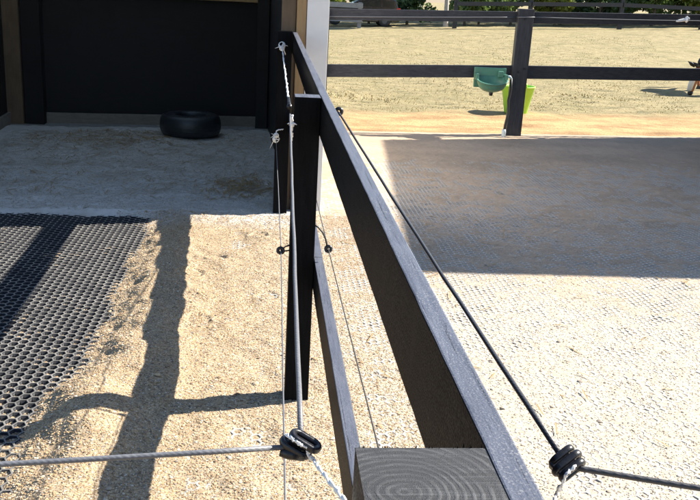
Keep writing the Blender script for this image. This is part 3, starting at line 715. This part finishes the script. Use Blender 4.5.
b = MB(); b.tube([(2.975,dy-.03,.73),(2.985,dy-.03,.6),(2.97,dy-.02,.45),(2.985,dy-.03,.3),(2.955,dy-.05,.15),(2.945,dy-.06,-.02)], .016, 10); build('pipe', b, M['hose'], t, smooth=True)
b = MB(); b.lathe([(.001,.10),(.022,.10),(.028,.07),(.028,.02),(.024,0)], (2.945,dy-.06,.0), 14); build('coupling', b, M['fitting'], t, smooth=True)
# lime tub
tz = float(pz(np.array([3.79]), np.array([13.0]))[0])
t = thing('bucket', 'lime green flexible tub standing on the paddock grass behind the post', 'bucket', (3.79,13.05,tz))
b = MB(); b.lathe([(.001,0),(.165,0),(.175,.01),(.252,.40),(.262,.405),(.262,.418),(.246,.418),(.240,.405),(.164,.02),(.001,.02)], (3.79,13.05,tz-.005), 36); build('tub', b, M['lime'], t, smooth=True)
for s_ in (-1,1):
    b = MB(); b.tube([(3.79-.06, 13.05+s_*.255, tz+.40),(3.79-.05,13.05+s_*.262,tz+.46),(3.79+.05,13.05+s_*.262,tz+.46),(3.79+.06,13.05+s_*.255,tz+.40)], .012, 8); build('handle', b, M['lime'], t, smooth=True)

# ------------------------------------------------------------------ horse
def skin_obj(name, nodes, edges, mat, parent, sub=2):
    org = ORG[parent.name] if parent else Vector((0,0,0))
    me = bpy.data.meshes.new(name); me.from_pydata([tuple(Vector(p)-org) for p, r in nodes], edges, [])
    me.materials.append(mat)
    o = bpy.data.objects.new(name, me); COL.objects.link(o)
    if parent: o.parent = parent
    ORG[o.name] = org
    sk = o.modifiers.new('skin', 'SKIN'); sk.use_smooth_shade = True
    for i_, (p, r) in enumerate(nodes):
        rr = r if isinstance(r, tuple) else (r, r); me.skin_vertices[0].data[i_].radius = rr
    me.skin_vertices[0].data[0].use_root = True
    sb = o.modifiers.new('subdivision', 'SUBSURF'); sb.levels = sub; sb.render_levels = sub
    return o
hx0, hy0 = 8.50, 17.1; hz = float(pz(np.array([8.5]), np.array([17.1]))[0])
def H(x, y, z): return (hx0 + x, hy0 + y, hz + z)
horse = thing('horse', 'grazing bay horse with black mane and a white blaze at the right edge', 'horse', H(1.15,.8,0))
nodes = [(H(1.18,1.35,1.12), .25), (H(1.16,.95,1.08), .28), (H(1.14,.5,1.08), .27), (H(1.08,.15,1.08), .23), (H(.92,.0,.98), .17), (H(.62,-.03,.80), .125), (H(.34,-.03,.68), .10), (H(.18,-.03,.60), .085), (H(.13,-.03,.44), .085), (H(.09,-.03,.24), .06), (H(.07,-.03,.12), .055), (H(.06,-.03,.07), .045), (H(1.18,1.62,1.14), .17)]
edges = [(0,1),(1,2),(2,3),(3,4),(4,5),(5,6),(6,7),(7,8),(8,9),(9,10),(10,11),(0,12)]
def leg(root, pts):
    prev = root
    for p_, r_ in pts: nodes.append((p_, r_)); edges.append((prev, len(nodes)-1)); prev = len(nodes)-1
for sx_, fy_ in ((-.15, 0), (.15, -.2)):
    leg(0, [(H(1.18+sx_,1.45+fy_*.3,.92), .13), (H(1.18+sx_,1.33+fy_,.74), .09), (H(1.18+sx_,1.60+fy_,.52), .055), (H(1.18+sx_,1.62+fy_,.42), .045), (H(1.18+sx_,1.62+fy_,.20), .036), (H(1.18+sx_,1.61+fy_,.13), .042), (H(1.18+sx_,1.57+fy_,.06), .04)])
for sx_, fy_ in ((-.14, .12), (.14, -.12)):
    leg(3, [(H(1.10+sx_,.22+fy_,.85), .10), (H(1.10+sx_,.20+fy_,.62), .062), (H(1.10+sx_,.20+fy_,.48), .055), (H(1.10+sx_,.20+fy_,.22), .036), (H(1.10+sx_,.20+fy_,.14), .042), (H(1.10+sx_,.16+fy_,.06), .04)])
skin_obj('body', nodes, edges, M['bay'], horse)
skin_obj('tail', [(H(1.18,1.78,1.22),.035),(H(1.18,1.86,1.12),.06),(H(1.18,1.88,.9),.085),(H(1.18,1.88,.7),.07),(H(1.18,1.88,.52),.03)], [(0,1),(1,2),(2,3),(3,4)], M['mane'], horse)
skin_obj('mane', [(H(1.0,.04,1.22),.06),(H(.70,-.04,1.00),.12),(H(.42,-.05,.86),.13),(H(.22,-.06,.74),.12),(H(.10,-.07,.62),.05)], [(0,1),(1,2),(2,3),(3,4)], M['mane'], horse)
b = MB(); b.tube([H(.085,-.085,.50),H(.045,-.085,.36),H(.02,-.075,.24),H(.012,-.06,.13),H(.005,-.04,.10)], [.028,.058,.055,.05,.03], 12); build('blaze', b, M['sock'], horse, smooth=True)
b = MB(); b.tube([H(.04,-.04,.09),H(.05,-.04,.055),H(.065,-.03,.03)], [.05,.058,.04], 12); build('muzzle', b, M['hoof'], horse, smooth=True)
for sx_, yy_ in ((-.15,1.59),(.15,1.39)):
    b = MB(); b.lathe([(.001,.07),(.045,.07),(.062,0),(.001,0)], H(1.18+sx_,yy_-.03,0), 14); build('hoof', b, M['hoof'], horse)
for sx_, yy_ in ((-.14,.27),(.14,.03)):
    b = MB(); b.lathe([(.001,.07),(.045,.07),(.062,0),(.001,0)], H(1.10+sx_,yy_,0), 14); build('hoof', b, M['hoof'], horse)
for sy in (-.10,.05):
    b = MB(); b.tube([H(.10,sy,.60),H(.03,sy*1.3,.63),H(-.05,sy*1.5,.68)], [.04,.038,.004], 8); build('ear', b, M['mane'], horse, smooth=True)
    b = MB(); b.lathe([(.001,-.014),(.012,-.008),(.014,0),(.012,.008),(.001,.014)], H(.10,-.03 + (-.08 if sy < 0 else .08),.42), 10); build('eye', b, M['eye'], horse, smooth=True)

# ------------------------------------------------------------------ barn outside the frame, casts the shade over the right of the yard
barn = thing('barn', 'tall boarded barn standing beyond the right edge of the yard', 'barn', (8.6, 8.6, 0))
HB = 4.2
c4 = [(6.12,6.44),(11.2,6.44),(11.2,12.0),(6.54,11.40)]
for a, nm in ((0,'front_wall'),(1,'end_wall'),(2,'rear_wall'),(3,'side_wall')):
    b = MB(); p0 = Vector((*c4[a],0)); p1 = Vector((*c4[(a+1) % 4],0)); nb = int((p1-p0).length/.2)
    for k in range(nb):
        q0 = p0.lerp(p1, (k+.01)/nb); q1 = p0.lerp(p1, (k+.99)/nb); b.wall((q0.x,q0.y),(q1.x,q1.y), -.03-.004*(k % 2), -.2, HB-.03)
    build(nm, b, M['barn'], barn)
b = MB(); b.add([(x,y,z) for z in (HB-.028,HB) for x,y in c4], [(3,2,1,0),(4,5,6,7),(0,1,5,4),(1,2,6,5),(2,3,7,6),(3,0,4,7)]); build('roof', b, M['roof'], barn)
b = MB(); b.box((7.6,6.37,0),(9.0,6.43,2.3)); dd = build('door', b, M['oldt'], barn, bevel=.004)
b = MB(); b.tube([(7.75,6.365,1.05),(7.75,6.33,1.08),(7.75,6.33,1.22),(7.75,6.365,1.25)], .01, 8); build('handle', b, M['plastic'], dd)

# ------------------------------------------------------------------ far background
def pzf(x, y): return float(pz(np.array([float(x)]), np.array([float(y)]))[0])
ff = thing('paddock_fence', 'dark rail fence at the far side of the paddock in front of the trees', 'fence', (16, 45, pzf(16,45)))
fx_ = [9.4, 13.3, 18.15, 22.6, 27.0, 31.4]
def ztop(x): return np.interp(x, [9.4,13,18.1,22.3,32], [1.44,1.62,1.84,1.86,2.1])
for x in fx_:
    b = MB(); b.box((x-.10,45.0,pzf(x,45)-.3),(x+.10,45.2,ztop(x)+.62)); build('post', b, M['postx'], ff)
for x0, x1 in zip(fx_[:-1], fx_[1:]):
    for dz in (.52, 0., -.55):
        b = MB(); b.beam((x0-.02,44.97,ztop(x0)+dz),(x1+.02,44.97,ztop(x1)+dz), .05, .2); build('rail', b, M['railx'], ff)
gf = thing('rail_fence', 'weathered pale grey rail fence in front of the dark parked car', 'fence', (3, 44.5, pzf(3,44.5)))
for x in (.9, 2.6, 4.42):
    b = MB(); b.box((x-.09,44.5,pzf(x,44.5)-.3),(x+.09,44.66,1.16)); build('post', b, M['grey'], gf)
for dz in (1.10, .42):
    b = MB(); b.beam((.5,44.46,dz),(4.55,44.46,dz+.02), .06, .24); build('rail', b, M['grey'], gf)
# car
cz = pzf(5, 47); cy0, cy1 = 46.6, 48.3
car = thing('parked_car', 'dark parked car half hidden by the grey rail fence beyond the paddock', 'car', (4.6, 47.4, cz))
def cP(pts): return [(6.75 - u_, cz + w_) for u_, w_ in pts]
def extr(mb, pts, y0, y1, mi=0):
    n_ = len(pts); mb.add([(x,y0,z) for x,z in pts] + [(x,y1,z) for x,z in pts], [tuple(range(n_))[::-1], tuple(range(n_, 2*n_))] + [(i_, (i_+1) % n_, n_+(i_+1) % n_, n_+i_) for i_ in range(n_)], mi)
body = [(0,.30),(.02,.75),(.10,1.0),(.22,1.38),(.5,1.46),(1.6,1.48),(2.1,1.38),(2.75,1.02),(3.9,.90),(4.2,.72),(4.25,.32),(3.75,.24),(3.7,.45),(3.45,.62),(3.1,.5),(3.02,.24),(1.15,.24),(1.08,.45),(.8,.62),(.5,.48),(.42,.26)]
b = MB(); extr(b, cP(body), cy0, cy1); build('body', b, M['car'], car, bevel=.04)
for pts in ([(.28,1.02),(.36,1.33),(.95,1.36),(.95,1.02)], [(1.05,1.02),(1.05,1.36),(1.6,1.38),(2.05,1.28),(2.5,1.02)]):
    b = MB(); extr(b, cP(pts), cy0-.006, cy0+.02); build('window', b, M['glass'], car)
for u_ in (.78, 3.42):
    for yy in (cy0+.1, cy1-.1):
        b = MB(); b.lathe([(.15,-.09),(.29,-.1),(.32,-.06),(.32,.06),(.29,.1),(.15,.09)], (6.75-u_,yy,cz+.32), 24, (Vector((1,0,0)),Vector((0,0,1)),Vector((0,-1,0)))); w_ = build('wheel', b, M['tyre'], car, smooth=True)
        b = MB(); b.lathe([(.001,.07),(.15,.06),(.16,.03)], (6.75-u_,yy,cz+.32), 24, (Vector((1,0,0)),Vector((0,0,1)),Vector((0,-1,0)))); build('rim', b, M['steel'], w_)
b = MB(); b.box((6.55,cy0-.012,cz+.78),(6.76,cy0+.1,cz+1.0)); build('tail_light', b, M['red'], car, bevel=.02)
b = MB(); b.box((6.55,cy1-.1,cz+.78),(6.76,cy1+.012,cz+1.0)); build('tail_light', b, M['red'], car, bevel=.02)

# trees and shrubs
def crown_mesh(seed, rx, rz, nleaf, lobes, base):
    r = np.random.default_rng(seed); cs = []
    for k in range(lobes):
        a = r.uniform(0, 2*math.pi); q = r.uniform(.15,.75); cs.append((math.cos(a)*rx*q, math.sin(a)*rx*q, base + rz*r.uniform(.12,.9), r.uniform(.28,.5)*rx))
    per = nleaf//lobes; P = []
    for (x,y,z,rad) in cs:
        d = r.normal(size=(per,3)); d /= np.linalg.norm(d, axis=1)[:,None]; rr = rad*r.uniform(.35,1.05,(per,1))**.6
        P.append(np.array([x,y,z]) + d*rr*np.array([1,1,.8]))
    P = np.concatenate(P); P[:,2] = np.maximum(P[:,2], .1 + r.uniform(0,.3,len(P)))
    n_ = len(P); s = r.uniform(.06,.16,n_)
    u_ = r.normal(size=(n_,3)); u_ /= np.linalg.norm(u_,axis=1)[:,None]; w_ = r.normal(size=(n_,3)); w_ = np.cross(u_, w_); w_ /= np.linalg.norm(w_,axis=1)[:,None]
    V = np.stack([P-u_*s[:,None], P+w_*s[:,None]*.55, P+u_*s[:,None], P-w_*s[:,None]*.55], 1).reshape(-1,3)
    return V, np.arange(n_*4).reshape(-1,4)
def make_tree(loc, label, cat, seed, rx, rz, base, nleaf, lobes, leafm, barkm, trunk_h, tr, group, name):
    t = thing(name, label, cat, loc, group)
    V, Q = crown_mesh(seed, rx, rz, nleaf, lobes, base)
    o = raw_obj('crown', V, Q, leafm); o.parent = t
    b = MB(); rr = random.Random(seed); L0 = Vector(loc)
    top = Vector((rr.uniform(-.2,.2), rr.uniform(-.2,.2), trunk_h))
    b.tube([L0+Vector((0,0,-.2)), L0+Vector((0,0,.15)), L0+top*.5+Vector((rr.uniform(-.1,.1),0,0)), L0+top], [tr*1.5,tr*1.1,tr*.85,tr*.45], 9)
    for k in range(6):
        a = rr.uniform(0, 6.28); s0 = top*rr.uniform(.35,.95); e = s0 + Vector((math.cos(a)*rx*.6, math.sin(a)*rx*.6, rz*rr.uniform(.15,.4)))
        b.tube([L0+s0, L0+s0.lerp(e,.5)+Vector((0,0,.1)), L0+e], [tr*.4,tr*.28,tr*.1], 6)
    build('trunk', b, barkm, t, smooth=True)
    return t
def clone(t, loc, rz, sc, label, group=None):
    r = t.copy(); COL.objects.link(r); r.location = loc; r.rotation_euler = (0,0,rz); r.scale = (sc,)*3; r['label'] = label
    if group: r['group'] = group
    for ch in t.children:
        c_ = ch.copy(); COL.objects.link(c_); c_.parent = r
    return r
GH = 'shrubs along the far side of the paddock'; GT = 'trees behind the far paddock fence'
def at(x, y): return (x, y, pzf(x,y))
sh1 = make_tree(at(10.6,48.2), 'bushy mid green shrub behind the far dark fence', 'shrub', 3, 1.7, 2.6, .1, 5200, 14, M['leafa'], M['bark'], 1.6, .07, GH, 'shrub')
sh2 = make_tree(at(7.6,49.5), 'dark green shrub to the right of the parked car', 'shrub', 5, 1.5, 2.8, .1, 5200, 14, M['leafb'], M['bark'], 1.6, .07, GH, 'shrub')
sh3 = make_tree(at(15.8,48.6), 'pale yellow green shrub behind the far dark fence', 'shrub', 8, 1.5, 2.4, .1, 4200, 12, M['leafc'], M['bark'], 1.4, .06, GH, 'shrub')
LA = 'bushy mid green shrub behind the far dark fence'; LB = 'dark green shrub growing in the row behind the far dark fence'; LC = 'pale yellow green shrub behind the far dark fence'
for t_, x, y, s_, lb in ((sh1,13.4,49,1.0,LA),(sh2,18.6,49.2,1.15,LB),(sh1,21.4,48.6,1.1,LA),(sh3,24.2,48.8,1.2,LC),(sh2,26.8,49.5,1.2,LB),(sh1,29.5,49,1.2,LA),
                         (sh3,12.0,50.8,1.0,LC),(sh3,20.2,51,1.0,LC),(sh2,16.9,51,1.2,LB),(sh1,24.0,51.5,1.3,LA),(sh2,32,50,1.3,LB)):
    clone(t_, at(x,y), random.uniform(0,6.28), s_, lb)
clone(sh3, at(3.2,49.6), 1.1, .9, 'pale yellow green shrub behind the grey rail fence and the car'); clone(sh1, at(1.0,50), 2., 1.1, 'mid green shrub at the far left behind the grey rail fence')
clone(sh3, at(5.6,51), 4., 1.1, 'pale yellow green shrub directly behind the parked car')
t1 = make_tree(at(9.15,46.2), 'slender pale barked tree beside the corner post of the far dark fence', 'tree', 21, 2.2, 3.6, 2.4, 4200, 14, M['leafa'], M['pbark'], 3.8, .12, GT, 'tree')
LT = 'tall green tree standing behind the shrubs of the far dark fence'
t2 = make_tree(at(13,55), LT, 'tree', 31, 3.2, 5., 1.2, 7500, 20, M['leafb'], M['bark'], 4.5, .2, GT, 'tree')
for x, y, s_ in ((19,55,1.1),(25,56,1.2),(31,55,1.15),(36,57,1.3)): clone(t2, at(x,y), random.uniform(0,6), s_, LT)
clone(t2, at(7,56), 2.2, 1.0, 'tall green tree behind the parked car'); clone(t2, at(1,56), 4.2, 1.05, 'tall green tree behind the grey rail fence'); 

# dry grass tufts
N_ = 26000
yy = 12.3 + (rng.random(N_)**1.6)*26; xx = rng.random(N_)*(yy*.42+1.5) - .02*yy + .1
mask = (yy > 12.6 + .19*xx + .5*fbm(xx*1.5, yy*1.5, 2)) & ~((np.abs(xx-3.79) < .3) & (np.abs(yy-13.05) < .3))
xx = xx[mask]; yy = yy[mask]; n_ = len(xx); zz = pz(xx, yy) - .006
hh = rng.uniform(.006,.026,n_)*(1+.7*fbm(xx*.7,yy*.7,2)); an = rng.random(n_)*6.28; w = hh*.35
dx = np.cos(an)*w; dyy = np.sin(an)*w; lx = rng.normal(0,.6,n_)*hh; ly = rng.normal(0,.6,n_)*hh
V = np.stack([np.stack([xx-dx,yy-dyy,zz],1), np.stack([xx+dx,yy+dyy,zz],1), np.stack([xx+lx+dx*.3,yy+ly+dyy*.3,zz+hh],1), np.stack([xx+lx-dx*.3,yy+ly-dyy*.3,zz+hh],1)],1).reshape(-1,3)
tag(raw_obj('dry_grass', V, np.arange(n_*4).reshape(-1,4), M['grass']), 'short dry grass tufts over the paddock', 'grass', kind='stuff')

# ------------------------------------------------------------------ light
SX, SL = 1.24, .27
sun_dir = Vector((SX, SX*SL, 1)).normalized()
el = math.asin(sun_dir.z); az = math.atan2(sun_dir.x, sun_dir.y)
w = bpy.data.worlds.new('World'); scene.world = w; w.use_nodes = True
sk = w.node_tree.nodes.new('ShaderNodeTexSky'); sk.sky_type = 'NISHITA'; sk.sun_disc = False; sk.dust_density = .4; sk.ozone_density = 2.2; sk.sun_elevation = el; sk.sun_rotation = az
bg = w.node_tree.nodes['Background']; bg.inputs['Strength'].default_value = .075; w.node_tree.links.new(sk.outputs[0], bg.inputs['Color'])
sl_ = bpy.data.lights.new('sun', 'SUN'); sl_.energy = 5; sl_.angle = R(.5); sl_.color = (1, .94, .84)
so = bpy.data.objects.new('sun', sl_); COL.objects.link(so); so.rotation_euler = sun_dir.to_track_quat('Z','Y').to_euler(); so.location = (20,5,20)
scene.view_settings.view_transform = 'Standard'; scene.view_settings.look = 'None'; scene.view_settings.gamma = 1
scene.view_settings.exposure = 1.45; scene.view_settings.use_curve_mapping = False

# ------------------------------------------------------------------ camera
Fp, PITCH, ROLL, YAW = 860., R(16.7), R(3.2), R(5.8849)
f = Vector((math.sin(YAW)*math.cos(PITCH), math.cos(YAW)*math.cos(PITCH), -math.sin(PITCH)))
r = Vector((math.cos(YAW), -math.sin(YAW), 0)); uu = r.cross(f)
rr = r*math.cos(ROLL) + uu*math.sin(ROLL); uu2 = uu*math.cos(ROLL) - r*math.sin(ROLL)
cam = bpy.data.cameras.new('camera'); co = bpy.data.objects.new('camera', cam); COL.objects.link(co)
mw = Matrix((( rr.x, uu2.x, -f.x, 0), (rr.y, uu2.y, -f.y, 0), (rr.z, uu2.z, -f.z, 1.65), (0,0,0,1)))
co.matrix_world = mw
cam.sensor_width = 36; cam.lens = Fp/700*36; cam.clip_end = 2000; cam.clip_start = .02
scene.camera = co
